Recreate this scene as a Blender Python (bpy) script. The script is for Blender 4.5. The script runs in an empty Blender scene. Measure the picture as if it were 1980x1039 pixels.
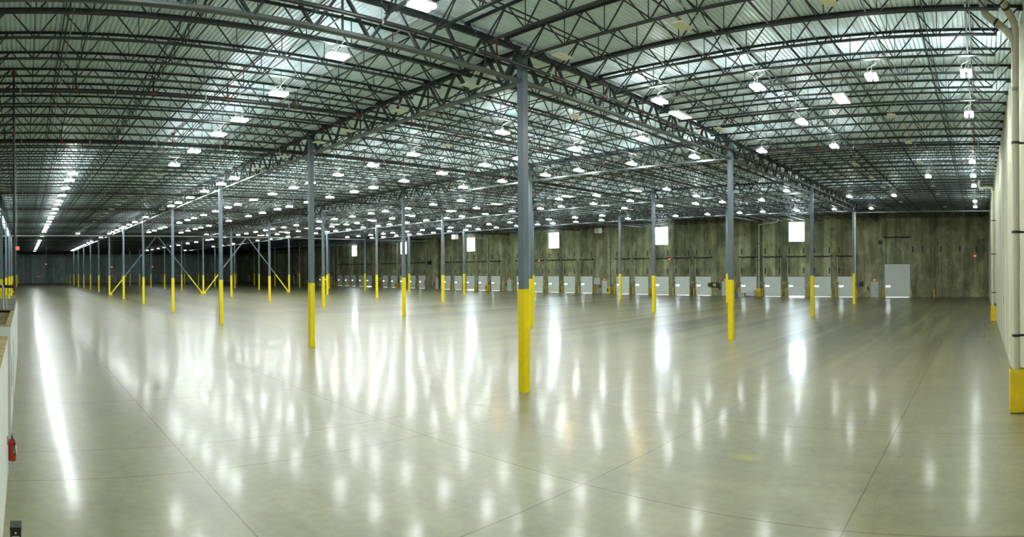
import bpy, math, random
from math import sin, cos, pi, sqrt, atan2
random.seed(7)
S = bpy.context.scene
COL = S.collection
F = 1175.7                      # pixels per radian of the cylindrical photograph
CZ = 4.074                      # eye height
X1, SX = 13.81, 15.24           # first column line, bay length (x = away from side wall)
Y0, SY = -2.22, 17.06           # first column row behind office, bay depth
YR = [Y0, 14.84, 31.90, 48.97, 66.04]
YD = 82.2; YW = YD-.004                       # dock wall
XF = 227.2                      # far wall
XW = -1.27                      # side wall
YB = -19.3                      # back wall
ZD = 11.56                      # underside of roof deck
XL = 105.2

# ------------------------------------------------------------------ helpers
class MB:
    def __init__(s): s.v = []; s.f = []; s.m = []
    def quadbox(s, c, mi=0):
        n = len(s.v); s.v += c
        for f in ((0,3,2,1),(4,5,6,7),(0,1,5,4),(1,2,6,5),(2,3,7,6),(3,0,4,7)):
            s.f.append(tuple(n+i for i in f)); s.m.append(mi)
        return s
    def box(s, x0, x1, y0, y1, z0, z1, mi=0):
        return s.quadbox([(x0,y0,z0),(x1,y0,z0),(x1,y1,z0),(x0,y1,z0),(x0,y0,z1),(x1,y0,z1),(x1,y1,z1),(x0,y1,z1)], mi)
    def frame(s, p, q):
        d = [q[i]-p[i] for i in range(3)]; L = sqrt(sum(a*a for a in d)) or 1; d = [a/L for a in d]
        up = (0,0,1) if abs(d[2]) < .95 else (1,0,0)
        u = [d[1]*up[2]-d[2]*up[1], d[2]*up[0]-d[0]*up[2], d[0]*up[1]-d[1]*up[0]]
        l = sqrt(sum(a*a for a in u)); u = [a/l for a in u]
        w = [u[1]*d[2]-u[2]*d[1], u[2]*d[0]-u[0]*d[2], u[0]*d[1]-u[1]*d[0]]
        return d, u, w
    def bar(s, p, q, w, h, mi=0):
        d, u, t = s.frame(p, q); c = []
        for e in (p, q):
            for a, b in ((-1,-1),(1,-1),(1,1),(-1,1)):
                c.append(tuple(e[i]+u[i]*a*w/2+t[i]*b*h/2 for i in range(3)))
        return s.quadbox(c, mi)
    def tube(s, pts, r, n=10, mi=0, caps=True):
        rings = []
        for k, p in enumerate(pts):
            a = pts[max(0, k-1)]; b = pts[min(len(pts)-1, k+1)]
            d, u, t = s.frame(a, b)
            if rings:   # keep ring twist continuous
                pass
            rr = r[k] if isinstance(r, (list, tuple)) else r
            base = len(s.v)
            for j in range(n):
                an = 2*pi*j/n
                s.v.append(tuple(p[i]+rr*(cos(an)*u[i]+sin(an)*t[i]) for i in range(3)))
            rings.append(base)
        for k in range(len(rings)-1):
            for j in range(n):
                s.f.append((rings[k]+j, rings[k]+(j+1)%n, rings[k+1]+(j+1)%n, rings[k+1]+j)); s.m.append(mi)
        if caps:
            s.f.append(tuple(rings[0]+j for j in reversed(range(n)))); s.m.append(mi)
            s.f.append(tuple(rings[-1]+j for j in range(n))); s.m.append(mi)
        return s
    def cyl(s, x, y, z0, z1, r, n=16, mi=0): return s.tube([(x,y,z0),(x,y,z1)], r, n, mi)
    def build(s, name, mats, parent=None, loc=(0,0,0), smooth=False):
        me = bpy.data.meshes.new(name)
        me.from_pydata([(-a, b, c) for a, b, c in s.v], [], [tuple(reversed(f)) for f in s.f])
        if not isinstance(mats, (list, tuple)): mats = [mats]
        for m in mats: me.materials.append(m)
        if len(mats) > 1: me.polygons.foreach_set('material_index', s.m)
        if smooth: me.polygons.foreach_set('use_smooth', [True]*len(me.polygons))
        me.update()
        o = bpy.data.objects.new(name, me); COL.objects.link(o)
        if parent: o.parent = parent
        o.location = (-loc[0], loc[1], loc[2])
        return o
def tag(o, label, cat, group=None, kind='thing'):
    o['label'] = label; o['category'] = cat; o['kind'] = kind
    if group: o['group'] = group
    return o
def thing(name, label, cat, loc=(0,0,0), group=None):
    o = bpy.data.objects.new(name, None); COL.objects.link(o); o.empty_display_size = .2
    o.location = (-loc[0], loc[1], loc[2]); return tag(o, label, cat, group)
def dup(root, loc, label=None, group=None):
    r = root.copy(); COL.objects.link(r); r.location = (-loc[0], loc[1], loc[2])
    if label: r['label'] = label
    if group: r['group'] = group
    for ch in root.children:
        c = ch.copy(); COL.objects.link(c); c.parent = r
        for g in ch.children:
            d = g.copy(); COL.objects.link(d); d.parent = c
    return r
_o = 'zeroth first second third fourth fifth sixth seventh eighth ninth tenth eleventh twelfth thirteenth fourteenth fifteenth sixteenth seventeenth eighteenth nineteenth twentieth'.split()
_t = {20:'twenty',30:'thirty',40:'forty',50:'fifty',60:'sixty',70:'seventy',80:'eighty',90:'ninety',100:'hundred',110:'hundred-and-ten',120:'hundred-and-twenty'}
def ordn(n):
    if n <= 20: return _o[n]
    t = n//10*10; u = n - t
    if u == 0: return _t[t]+'th' if t >= 100 else _t[t][:-1]+'ieth'
    return _t[t]+'-'+_o[u]

# ------------------------------------------------------------------ materials
class NT:
    def __init__(s, name):
        s.mat = bpy.data.materials.new(name); s.mat.use_nodes = True
        s.t = s.mat.node_tree; s.n = s.t.nodes; s.l = s.t.links
        s.b = s.n['Principled BSDF']
    def node(s, ty, **k):
        n = s.n.new(ty)
        for a, b in k.items(): setattr(n, a, b)
        return n
    def link(s, a, b): s.l.new(a, b)
    def math(s, op, a, b=None, c=None, clamp=False):
        n = s.node('ShaderNodeMath', operation=op, use_clamp=clamp)
        for i, v in enumerate((a, b, c)):
            if v is None: continue
            if isinstance(v, (int, float)): n.inputs[i].default_value = v
            else: s.link(v, n.inputs[i])
        return n.outputs[0]
    def noise(s, vec, scale, detail=4, rough=.55, dist=0):
        n = s.node('ShaderNodeTexNoise'); n.inputs['Scale'].default_value = scale
        n.inputs['Detail'].default_value = detail; n.inputs['Roughness'].default_value = rough; n.inputs['Distortion'].default_value = dist
        s.link(vec, n.inputs['Vector']); return n.outputs['Fac']
    def scale(s, vec, v, loc=(0,0,0)):
        n = s.node('ShaderNodeMapping'); n.inputs['Scale'].default_value = v; n.inputs['Location'].default_value = loc
        s.link(vec, n.inputs['Vector']); return n.outputs[0]
    def ramp(s, fac, stops):
        n = s.node('ShaderNodeValToRGB'); e = n.color_ramp.elements
        while len(e) < len(stops): e.new(.5)
        for i, (p, c) in enumerate(stops):
            e[i].position = p; e[i].color = (*c, 1) if len(c) == 3 else c
        s.link(fac, n.inputs[0]); return n.outputs[0]
    def mix(s, fac, a, b, mode='MIX'):
        n = s.node('ShaderNodeMix', data_type='RGBA', blend_type=mode)
        if isinstance(fac, (int, float)): n.inputs[0].default_value = fac
        else: s.link(fac, n.inputs[0])
        for i, v in ((6, a), (7, b)):
            if isinstance(v, tuple): n.inputs[i].default_value = (*v, 1)
            else: s.link(v, n.inputs[i])
        return n.outputs[2]
    def bump(s, h, st, dist=.01):
        n = s.node('ShaderNodeBump'); n.inputs['Strength'].default_value = st; n.inputs['Distance'].default_value = dist
        s.link(h, n.inputs['Height']); s.link(n.outputs[0], s.b.inputs['Normal'])
    def pos(s): return s.node('ShaderNodeNewGeometry').outputs['Position']
    def obj(s): return s.node('ShaderNodeTexCoord').outputs['Object']
def simple(name, col, rough=.5, metal=0, var=.12, scale=6, stretch=(1,1,1), spec=.5):
    m = NT(name); m.b.inputs['Roughness'].default_value = rough; m.b.inputs['Metallic'].default_value = metal
    m.b.inputs['Specular IOR Level'].default_value = spec
    if var:
        n = m.noise(m.scale(m.pos(), stretch), scale)
        m.link(m.ramp(n, [(.3, tuple(c*(1-var) for c in col)), (.7, tuple(min(1, c*(1+var)) for c in col))]), m.b.inputs['Base Color'])
    else: m.b.inputs['Base Color'].default_value = (*col, 1)
    return m.mat
def emit(name, col, st, base=(.8,.8,.8)):
    m = NT(name); m.b.inputs['Base Color'].default_value = (*base, 1)
    m.b.inputs['Emission Color'].default_value = (*col, 1); m.b.inputs['Emission Strength'].default_value = st
    return m.mat

STEEL = simple('joist_steel', (.018,.026,.026), .5, 0, .25, 1.5)
GSTEEL = simple('girder_steel', (.030,.041,.042), .42, .1, .2, 1.2)
GCH = simple('girder_chord_lit', (.095,.115,.112), .4, .15, .2, 1.2)  # girder steel lightened for the bottom chord: grazing light put into the colour
COLM = simple('column_paint', (.115,.155,.18), .42, 0, .16, 2.0, (1,1,.4))
YEL = simple('yellow_guard', (.92,.72,.0), .42, 0, .05, 3)
YELD = simple('yellow_bollard', (.80,.56,.01), .5, 0, .12, 3)
BPIPE = simple('black_pipe', (.022,.024,.024), .4, .2, .2, 3)
RUST = simple('red_fitting', (.115,.032,.018), .55, 0, .3, 9)
PVC = simple('drain_pipe_paint', (.55,.54,.41), .38, 0, .06, 3)
GALV = simple('galvanised', (.42,.46,.45), .35, .6, .15, 4)
WHITEP = simple('white_metal', (.75,.77,.74), .4, 0, .04, 3)
WIRE = simple('wire', (.5,.52,.5), .5, 0, 0)
BLACK = simple('black_plastic', (.012,.012,.013), .35, 0, 0)
DARKP = simple('embed_plate', (.035,.045,.05), .6, 0, .2, 4)
DRY = simple('office_drywall', (.68,.70,.64), .7, 0, .04, 1.2)
WOOD = simple('timber', (.34,.27,.14), .7, 0, .35, 2.5, (1,6,1))
YWOOD = simple('timber_plate', (.40,.33,.13), .65, 0, .3, 4)
PLY = simple('plywood_deck', (.20,.20,.16), .8, 0, .35, 1.2)
RED = simple('extinguisher_red', (.36,.018,.012), .28, 0, 0)
SIGNR = emit('exit_red', (1,.07,.05), 1.2, (.8,.05,.04))
SIGNO = emit('orange_sign', (1,.16,.05), 2, (.8,.15,.04))
LABELM = simple('label_cream', (.75,.74,.6), .6, 0, .1, 40)
PDOOR = simple('door_paint', (.60,.65,.60), .4, 0, .06, 2)
BOARD = simple('notice_board', (.55,.56,.47), .6, 0, .05, 2)
PANEL = simple('tag_pink', (.62,.36,.28), .6, 0, .05, 2)
RUBBER = simple('rubber', (.02,.02,.02), .7, 0, 0)
YG = simple('gas_pipe', (.62,.47,.02), .5, 0, 0)
WRAP = simple('stretch_wrap', (.62,.66,.66), .25, 0, .15, 4)
BAG = simple('black_sheeting', (.03,.035,.035), .3, 0, .4, 6)
LED = emit('led_lens', (.93,1.0,1.0), 112)
LEDOFF = simple('led_lens_off', (.86,.88,.66), .35, 0, 0)
AMB = emit('amber_lens', (1.0,.66,.25), 60)

# roof deck: ribbed metal, seen from below
m = NT('roof_deck'); p = m.pos()
n1 = m.noise(m.scale(p, (.12,.12,.1)), 1.0, 3); n2 = m.noise(m.scale(p, (.6,.6,1)), 3.0, 4)
c = m.ramp(n1, [(.3, (.72,.88,.92)), (.7, (.80,.95,.98))])
c = m.mix(.35, c, m.ramp(n2, [(.35, (.66,.84,.90)), (.65, (.82,.96,.99))]))
m.link(c, m.b.inputs['Base Color']); m.b.inputs['Roughness'].default_value = .42
DECK = m.mat

# concrete walls: vertical weathering, panel joints, form lines
def concrete(name, dark, mid, light, axis, joint=7.62, off=0.0, spread=.6, pw=1.83):
    m = NT(name); p = m.pos(); sp = m.node('ShaderNodeSeparateXYZ'); m.link(p, sp.inputs[0])
    A = sp.outputs[axis]
    st = m.noise(m.scale(p, (1,1,.10)), 1.1, 6, .62, .3)
    bl = m.noise(m.scale(p, (.55,.55,.38), (3,1,7)), 1.0, 6, .62, .5)
    fine = m.noise(p, 9, 4, .6)
    c = m.ramp(st, [(.37, dark), (.5, mid), (.65, light)])
    c = m.mix(.46, c, m.ramp(bl, [(.40, dark), (.51, mid), (.62, light)]))
    c = m.mix(.16, c, m.ramp(fine, [(.35, dark), (.7, light)]))
    pan = m.math('FLOOR', m.math('DIVIDE', m.math('ADD', A, off), pw))
    wn = m.node('ShaderNodeTexWhiteNoise', noise_dimensions='1D'); m.link(pan, wn.inputs['W'])
    g = m.math('MULTIPLY_ADD', wn.outputs[0], spread, 1.0-spread/2)
    hc = m.node('ShaderNodeHueSaturation'); m.link(c, hc.inputs['Color']); m.link(g, hc.inputs['Value'])
    fr = m.math('FRACT', m.math('DIVIDE', m.math('ADD', A, off), joint))
    jl = m.math('LESS_THAN', m.math('ABSOLUTE', m.math('SUBTRACT', fr, .5)), .022/joint)
    wh = m.noise(m.scale(p, (.8,.8,1.2), (9,2,4)), 1.4, 6, .7, 1.4)
    eff = m.math('MULTIPLY', m.math('GREATER_THAN', wh, .64), .35)
    c2 = m.mix(eff, hc.outputs[0], tuple(x*1.5 for x in light))
    m.link(m.mix(jl, c2, tuple(x*.3 for x in dark)), m.b.inputs['Base Color'])
    m.b.inputs['Roughness'].default_value = .8
    m.bump(fine, .25, .004)
    return m.mat
CW_D = concrete('concrete_dock', (.11,.118,.056), (.26,.265,.135), (.57,.57,.34), 0, 7.62, 1.3)
CW_R = concrete('concrete_side', (.42,.415,.29), (.50,.49,.36), (.58,.57,.43), 1, 7.62, 2.2, .22)
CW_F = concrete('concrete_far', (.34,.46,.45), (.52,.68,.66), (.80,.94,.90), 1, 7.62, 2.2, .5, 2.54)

# polished concrete floor
m = NT('floor_concrete'); p = m.pos(); sp = m.node('ShaderNodeSeparateXYZ'); m.link(p, sp.inputs[0])
PX = m.math('MULTIPLY', sp.outputs[0], -1); PY = sp.outputs[1]
big = m.noise(m.scale(p, (.10,.10,.1)), 1.0, 4, .6, .5)
med = m.noise(m.scale(p, (.42,.6,1), (4,8,0)), 1.0, 6, .62, .25)
fin = m.noise(m.scale(p, (1.0,.8,1)), 5, 5, .6)
sx = m.noise(m.scale(p, (.07,1.5,1)), 1.0, 6, .65)
sy = m.noise(m.scale(p, (1.4,.07,1), (2,5,0)), 1.0, 5, .6, .3)
c = m.ramp(big, [(.34, (.22,.225,.14)), (.50, (.34,.35,.235)), (.66, (.44,.455,.34))])
c = m.mix(.55, c, m.ramp(med, [(.34, (.15,.15,.09)), (.5, (.34,.345,.23)), (.66, (.52,.53,.40))]))
c = m.mix(.26, c, m.ramp(fin, [(.36, (.16,.16,.10)), (.62, (.50,.51,.39))]))
c = m.mix(.38, c, m.ramp(sx, [(.28, (.20,.205,.15)), (.68, (.46,.47,.38))]))
# darker wheel wear lanes in the aisle that runs to the dock wall
def smooth(v, a, b): return m.math('DIVIDE', m.math('SUBTRACT', v, a), b-a, clamp=True)
lane = m.math('MULTIPLY', smooth(PX, 13.5, 10.5), smooth(PY, 12.0, 36.0))
wear = m.math('MULTIPLY', lane, m.ramp(sy, [(.40, (1,1,1)), (.60, (0,0,0))]))
c = m.mix(m.math('MULTIPLY', wear, .72), c, (.14,.14,.085))
def smooth(v, a, b): return m.math('DIVIDE', m.math('SUBTRACT', v, a), b-a, clamp=True)
yb = m.ramp(m.noise(m.scale(p, (.42,.018,1), (3,8,0)), 1.0, 3, .5), [(.40, (1,1,1)), (.55, (0,0,0))])
xb = m.ramp(m.noise(m.scale(p, (.012,.30,1), (5,2,0)), 1.0, 2, .45), [(.34, (1,1,1)), (.62, (0,0,0))])
far_y = m.math('MULTIPLY', smooth(PY, 16, 40), m.math('LESS_THAN', PX, 70)); far_x = smooth(PX, 25, 60)
c = m.mix(m.math('MULTIPLY', m.math('MULTIPLY', yb, far_y), .78), c, (.10,.105,.08))
c = m.mix(m.math('MULTIPLY', m.math('MULTIPLY', xb, far_x), .55), c, (.15,.155,.13))
scr2 = m.noise(m.scale(p, (5.0,.06,1), (6,1,0)), 1.0, 5, .7)
c = m.mix(m.math('MULTIPLY', m.math('MULTIPLY', m.math('GREATER_THAN', scr2, .66), lane), .40), c, (.66,.67,.58))
dk = m.math('MULTIPLY', m.math('SMOOTH_MIN', m.math('DIVIDE', m.math('SUBTRACT', PY, 26), 50), 1, .1, clamp=True), m.math('LESS_THAN', PX, 40))
c = m.mix(m.math('MULTIPLY', dk, .35), c, (.22,.215,.165))
def joint(v, off, step, w):
    f = m.math('PINGPONG', m.math('ADD', v, -off + 400*step), step/2)
    # pingpong is zero at multiples of the step
    return m.math('LESS_THAN', f, w)
wob = m.math('MULTIPLY', m.math('SUBTRACT', m.noise(p, 2.2, 4), .5), .03)
ja = m.math('MULTIPLY', joint(m.math('ADD', PX, wob), 13.81, 5.08, .017), m.math('GREATER_THAN', PX, 13.5))
jb = m.math('MULTIPLY', joint(m.math('ADD', PX, wob), 2.10, 4.90, .015), m.math('LESS_THAN', PX, 13.2))
jc = joint(m.math('ADD', PY, wob), 14.84, 5.687, .017)
J = m.math('MAXIMUM', m.math('MAXIMUM', ja, jb), jc)
cw = m.math('ADD', m.math('MULTIPLY', m.math('SUBTRACT', m.noise(m.scale(p, (0,1,0)), .9, 6, .8), .5), 1.0), 1.75)
crk = m.math('LESS_THAN', m.math('ABSOLUTE', m.math('SUBTRACT', PX, cw)), .006)
crk = m.math('MULTIPLY', crk, m.math('MULTIPLY', m.math('GREATER_THAN', PY, 8.5), m.math('LESS_THAN', PY, 19)))
J = m.math('MAXIMUM', J, m.math('MULTIPLY', crk, .7))
c = m.mix(m.math('MULTIPLY', J, .85), c, (.15,.12,.04))
def blot(x, y, r, col, st):
    global c
    dx = m.math('DIVIDE', m.math('SUBTRACT', PX, x), r); dy = m.math('DIVIDE', m.math('SUBTRACT', PY, y), r*.6)
    d = m.math('ADD', m.math('MULTIPLY', dx, dx), m.math('MULTIPLY', dy, dy))
    d = m.math('SUBTRACT', 1, m.math('ADD', d, m.math('MULTIPLY', fin, .8)), clamp=True)
    c = m.mix(m.math('MULTIPLY', d, st), c, col)
blot(4.9, 12.1, .55, (.62,.60,.14), .8); blot(13.4, 12.4, .5, (.10,.10,.09), .9); blot(6.6, 19.5, .5, (.25,.45,.42), .7)
c = m.mix(1.0, c, (.69,.66,.465), 'MULTIPLY')
m.link(c, m.b.inputs['Base Color'])
rg = m.math('ADD', m.math('MULTIPLY', m.ramp(med, [(.3, (0,0,0)), (.75, (1,1,1))]), .06), .31)
rg = m.math('ADD', rg, m.math('MULTIPLY', m.math('SUBTRACT', fin, .5), .03))
rg = m.math('ADD', rg, m.math('MULTIPLY', m.math('SUBTRACT', sx, .5), .16))
m.link(m.math('MAXIMUM', rg, .285), m.b.inputs['Roughness'])
m.b.inputs['IOR'].default_value = 1.52
m.b.inputs['Specular IOR Level'].default_value = .35
m.b.inputs['Coat Weight'].default_value = .20; m.b.inputs['Coat Roughness'].default_value = .13; m.b.inputs['Coat IOR'].default_value = 1.5
h = m.math('ADD', m.math('MULTIPLY', m.noise(m.scale(p, (.9,.9,1)), 1.0, 3, .5), 1.0), m.math('MULTIPLY', fin, .015))
m.bump(h, .035, .02)
FLOOR = m.mat

# sectional overhead doors
m = NT('overhead_door'); p = m.pos(); sp = m.node('ShaderNodeSeparateXYZ'); m.link(p, sp.inputs[0])
w = m.math('PINGPONG', sp.outputs[2], .095)
c = m.ramp(m.math('DIVIDE', w, .095), [(.0, (.45,.50,.46)), (.22, (.80,.86,.80)), (1, (.85,.91,.85))])
m.link(c, m.b.inputs['Base Color']); m.b.inputs['Roughness'].default_value = .4
ODOOR = m.mat
# window glass: a plain thin pane
m = NT('window_glass'); m.n.remove(m.b)
tr = m.node('ShaderNodeBsdfTransparent'); tr.inputs[0].default_value = (.95,.98,1,1)
gl = m.node('ShaderNodeBsdfGlossy'); gl.inputs['Roughness'].default_value = .02
mx = m.node('ShaderNodeMixShader'); mx.inputs[0].default_value = .06
m.link(tr.outputs[0], mx.inputs[1]); m.link(gl.outputs[0], mx.inputs[2])
m.link(mx.outputs[0], m.n['Material Output'].inputs[0])
GLASS = m.mat

# ------------------------------------------------------------------ shell
tag(MB().box(XW-.3, XF+.3, YB-.3, YD+.3, -.3, 0).build('floor', FLOOR), 'polished grey concrete warehouse floor with saw-cut joints', 'floor', kind='structure')
# ribbed ceiling
PIT = .1524
def rib(u):
    return [(0, .038), (.030, .038), (.048, 0), (.122, 0), (.140, .038)]
g = MB()
def ribs(a0, a1, b0, b1, along_x):
    prof = []; a = a0; PR_ = [(0, .056), (.030, .056), (.040, 0), (.1424, 0)]
    while a < a1:
        for du, dz in PR_: prof.append((a+du, ZD+dz))
        a += PIT
    n0 = len(g.v)
    for u, z in prof:
        if along_x: g.v += [(b0, u, z), (b1, u, z)]
        else: g.v += [(u, b0, z), (u, b1, z)]
    for k in range(len(prof)-1):
        i = n0+2*k
        g.f.append((i, i+1, i+3, i+2) if not along_x else (i, i+2, i+3, i+1)); g.m.append(0)
ribs(YB, YD+.2, X1, XF+.1, True)
ribs(XW-.1, X1-.15, YB, YD+.1, False)
g.box(XW-.3, XF+.3, YB-.3, YD+.3, ZD+.062, ZD+.08)
tag(g.build('ceiling', DECK), 'pale ribbed metal roof deck over the whole warehouse', 'ceiling', kind='structure')
tag(MB().box(XW-.3, XW, YB, YD, 0, ZD+.04).build('wall_right', CW_R), 'tall pale concrete side wall with the drain pipes', 'wall', kind='structure')
tag(MB().box(XW-.3, XF+.3, YB-.3, YB, 0, ZD+.04).build('wall_back', CW_F), 'concrete wall behind the office at the back', 'wall', kind='structure')
wl = tag(MB().box(XF, XF+.3, YB, YD, 0, ZD+.04).build('wall_left', CW_F), 'dark distant concrete end wall at the left', 'wall', kind='structure')

# dock wall with real openings
DX = [143.7, 139.85, 136.35, 132.65, 129.0, 121.65, 118.05, 114.4, 110.75, 107.1, 98.5, 94.85, 91.1, 87.5, 83.85, 77.0, 72.95, 69.25, 65.65, 61.95, 54.6, 51.0, 47.3, 43.7, 40.1, 32.8, 29.1, 25.5, 21.75, 18.2]
FARD = [161.2, 154.6, 150.9]
ALLD = [(x, 2.48, 2.86) for x in FARD+DX] + [(11.15, 3.45, 4.52)]
WX = [136.2, 114.2, 91.0, 69.2, 47.35, 25.45]
opens = [(x-w/2+.08, x+w/2-.08, 0, hh-.1) for x, w, hh in ALLD] + [(x-1.2, x+1.2, 7.78, 10.6) for x in WX]
w = MB(); xs = sorted({XW, XF} | {o[0] for o in opens} | {o[1] for o in opens})
for a, b in zip(xs, xs[1:]):
    zz = sorted((o[2], o[3]) for o in opens if o[0] < (a+b)/2 < o[1]); z = 0
    for z0, z1 in zz:
        if z0 > z: w.box(a, b, YD, YD+.25, z, z0)
        z = z1
    w.box(a, b, YD, YD+.25, z, ZD+.04)
wf = tag(w.build('wall_front', CW_D), 'long olive concrete dock wall with the loading doors', 'wall', kind='structure')
# steel plates cast into the dock wall beside the doors
pl = MB().box(-.09, .09, -.012, 0, 0, .80).build('embed_plate', DARKP, wf)
first = True; npl = 0
for x, ww, hh in reversed(ALLD[:-1]):
    for sx_ in (-1.08, 1.08):
        for z in (3.29, 6.11):
            if npl >= 92: break
            if first: q = pl; first = False
            else: q = pl.copy(); COL.objects.link(q); q.parent = wf
            q.location = (-(x+sx_), YD, z); npl += 1
for x in (13.4, 9.0, 7.7, 5.2, 2.6, .4):
    q = pl.copy(); COL.objects.link(q); q.parent = wf; q.location = (-x, YD, 6.11)
# surface conduits on the dock wall
for x, z0, z1, nm in ((13.4, .4, 8.1, 'at the tall door'), (38.05, 2.2, 10.6, 'above the black charger'), (6.25, 1.1, 10.9, 'at the lone bollard'), (15.1, 2.6, 11, 'above the personnel door near the side wall')):
    tag(MB().tube([(x, YD-.03, z0), (x, YD-.03, z1)], .022, 6).build('surface_conduit', GALV), 'thin grey conduit running up the dock wall '+nm, 'conduit', 'conduits on the dock wall')

for k, x in enumerate(WX):
    f = MB()
    for a, b, c_, d in ((-1.2,-1.14,7.78,10.6),(1.14,1.2,7.78,10.6),(-1.14,1.14,7.78,7.84),(-1.14,1.14,10.54,10.6),(-1.14,1.14,8.42,8.455)):
        f.box(a, b, .06, .16, c_-7.78, d-7.78)
    lab = 'bright high window in the dock wall, '+('nearest the side wall' if k == 5 else ordn(6-k)+' from the side wall')
    fo = tag(f.build('window_%d' % (6-k), WHITEP, loc=(x, YD, 7.78)), lab, 'window', 'high windows in the dock wall', 'structure')
    MB().box(-1.14, 1.14, .105, .112, .06, 2.76).build('pane', GLASS, fo)

# overhead doors
def door_panel(w, h, gap=0.0):
    g = MB(); n = max(5, round(h/.57)); sh = (h-gap)/n
    vz = 1.5; vs = int((vz-gap)/sh)
    for k in range(n):
        z0 = gap+k*sh+.006; z1 = gap+(k+1)*sh-.006
        if k == vs:
            a0, a1 = w/2-.17-.56, w/2-.17; b0, b1 = vz-.08, vz+.08
            b0 = max(b0, z0+.03); b1 = min(b1, z1-.03)
            g.box(-w/2, a0, -.06, -.01, z0, z1); g.box(a1, w/2, -.06, -.01, z0, z1)
            g.box(a0, a1, -.06, -.01, z0, b0); g.box(a0, a1, -.06, -.01, b1, z1)
            hole = (a0, a1, b0, b1)
        else: g.box(-w/2, w/2, -.06, -.01, z0, z1)
        g.box(-w/2+.02, w/2-.02, -.075, -.06, z0+.01, z0+.05)
        g.box(-w/2+.02, w/2-.02, -.075, -.06, z1-.05, z1-.01)
        g.box(-w/2+.02, w/2-.02, -.05, -.03, z0-.012, z0)
    return g, hole
def make_door(nm, x, w, h, gap, lab):
    g, (a0, a1, b0, b1) = door_panel(w, h, gap)
    d = tag(g.build(nm, ODOOR, loc=(x, YD, 0)), lab, 'door', 'loading dock doors', 'structure')
    MB().box(a0, a1, -.04, -.034, b0, b1).build('vision_pane', GLASS, d)
    top = 5.75 if h < 4 else 8.25
    for s in (-1, 1):
        MB().bar((s*(w/2+.05), -.05, 0), (s*(w/2+.05), -.07, top), .05, .06).build('track', GALV, d)
    sh = MB().tube([(-w/2-.18, -.18, top-.05), (w/2+.18, -.18, top-.05)], .03, 8)
    for s0, s1 in ((-w/2+.12, -.12), (.12, w/2-.12)):
        pts = [(s0+(s1-s0)*t/6, -.18, top-.05-.05*sin(pi*t/6)) for t in range(7)]
        sh.tube(pts, .075, 10)
    for a in (-w/2-.1, 0, w/2+.1): sh.box(a-.06, a+.06, -.24, 0, top-.16, top+.06)
    sh.build('spring_shaft', BPIPE, d)
    MB().box(-w/2, w/2, -.05, -.005, h-.005, h+.05).build('header_seal', BLACK, d)
    return d
order = sorted(ALLD, key=lambda t: t[0])
for k, (x, w_, h_) in enumerate(order):
    gap = .09 if abs(x-25.5) < .2 or abs(x-91.1) < .2 or abs(x-129) < .2 else .012
    lab = 'tall white sectional drive-in door beside the red exit sign' if h_ > 4 else 'white sectional dock door with small bright window, '+ordn(k)+' beyond the tall door'
    make_door('door_%d' % (k+1), x, w_, h_, gap, lab)
nd = len(order)

# ------------------------------------------------------------------ bollards
def bol_mesh():
    g = MB(); g.tube([(0,0,0),(0,0,1.02),(0,0,1.10),(0,0,1.14)], [.085,.085,.07,.03], 14); return g
bp = thing('bollard', 'x', 'bollard', (0,0,0), 'yellow bollards beside the dock doors')
bol_mesh().build('post', YELD, bp, smooth=False)
used = False; q = 0
for k, (x, w_, h_) in enumerate(order):
    for s, sd in ((-1, 'right'), (1, 'left')):
        lab = 'yellow steel bollard, %s edge of %s' % ('near' if s < 0 else 'far', 'the tall door' if h_ > 4 else 'the '+ordn(k)+' dock door past the tall one')
        px = x+s*(w_/2+.22)
        if not used: bp.location = (-px, YD-.32, 0); bp['label'] = lab; used = True
        else: dup(bp, (px, YD-.32, 0), lab)
dup(bp, (6.1, YD-.4, 0), 'lone yellow bollard against bare dock wall near the warehouse corner')

# dock light arms between doors
dl = thing('dock_light', 'x', 'dock light', (0,0,0), 'yellow folding dock lights between the doors')
MB().bar((0,0,0), (-.5,-.35,.0), .07, .09).box(-.06,.06,-.05,.0,-.09,.09).bar((-.5,-.35,0),(-.78,-.12,0), .06, .09).build('arm', YELD, dl)
MB().tube([(-.74,-.16,-.02),(-.86,-.22,-.02)], .085, 10).build('lamp_head', BLACK, dl)
used = False
for k in range(1, len(order)):
    x = order[k][0]+1.24+.78
    if k in (1,): pass
    lab = 'yellow folding dock light arm on the wall past the %s dock door' % ordn(k)
    if not used: dl.location = (-x, YW, 1.95); dl['label'] = lab; used = True
    else: dup(dl, (x, YW, 1.95), lab)

# ------------------------------------------------------------------ columns
CS = .265
cp = thing('steel_column', 'nearest grey square steel column with a tall yellow base guard', 'column', (X1, YR[1], 0), 'grey steel columns with yellow guards')
MB().box(-CS/2+.006, CS/2-.006, -CS/2+.006, CS/2-.006, 0, 11.30).box(-.2,.2,-.2,.2,11.28,11.31).build('shaft', COLM, cp)
MB().box(-CS/2-.004, CS/2+.004, -CS/2-.004, CS/2+.004, 0, 3.42).build('guard', YEL, cp)
rows = ['row behind the white office', 'front row', 'second row back', 'third row back', 'row beside the dock aisle']
for r, y in enumerate(YR):
    for i in range(14):
        if (r == 1 and i == 0) or (r == 0 and i < 2): continue
        lab = 'grey steel column with yellow guard, %s from the side wall, %s' % (ordn(i+1), rows[r])
        dup(cp, (X1+SX*i, y, 0), lab)
# small marks on two columns
st = MB().box(-.004, .0, -.02, .02, 0, .42).build('column_sticker', simple('sticker_red', (.6,.06,.03), .5, 0, 0), loc=(X1-CS/2-.006, YR[2]+.06, 1.55))
tag(st, 'narrow red sticker low on the second column along the aisle', 'sticker')

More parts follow.
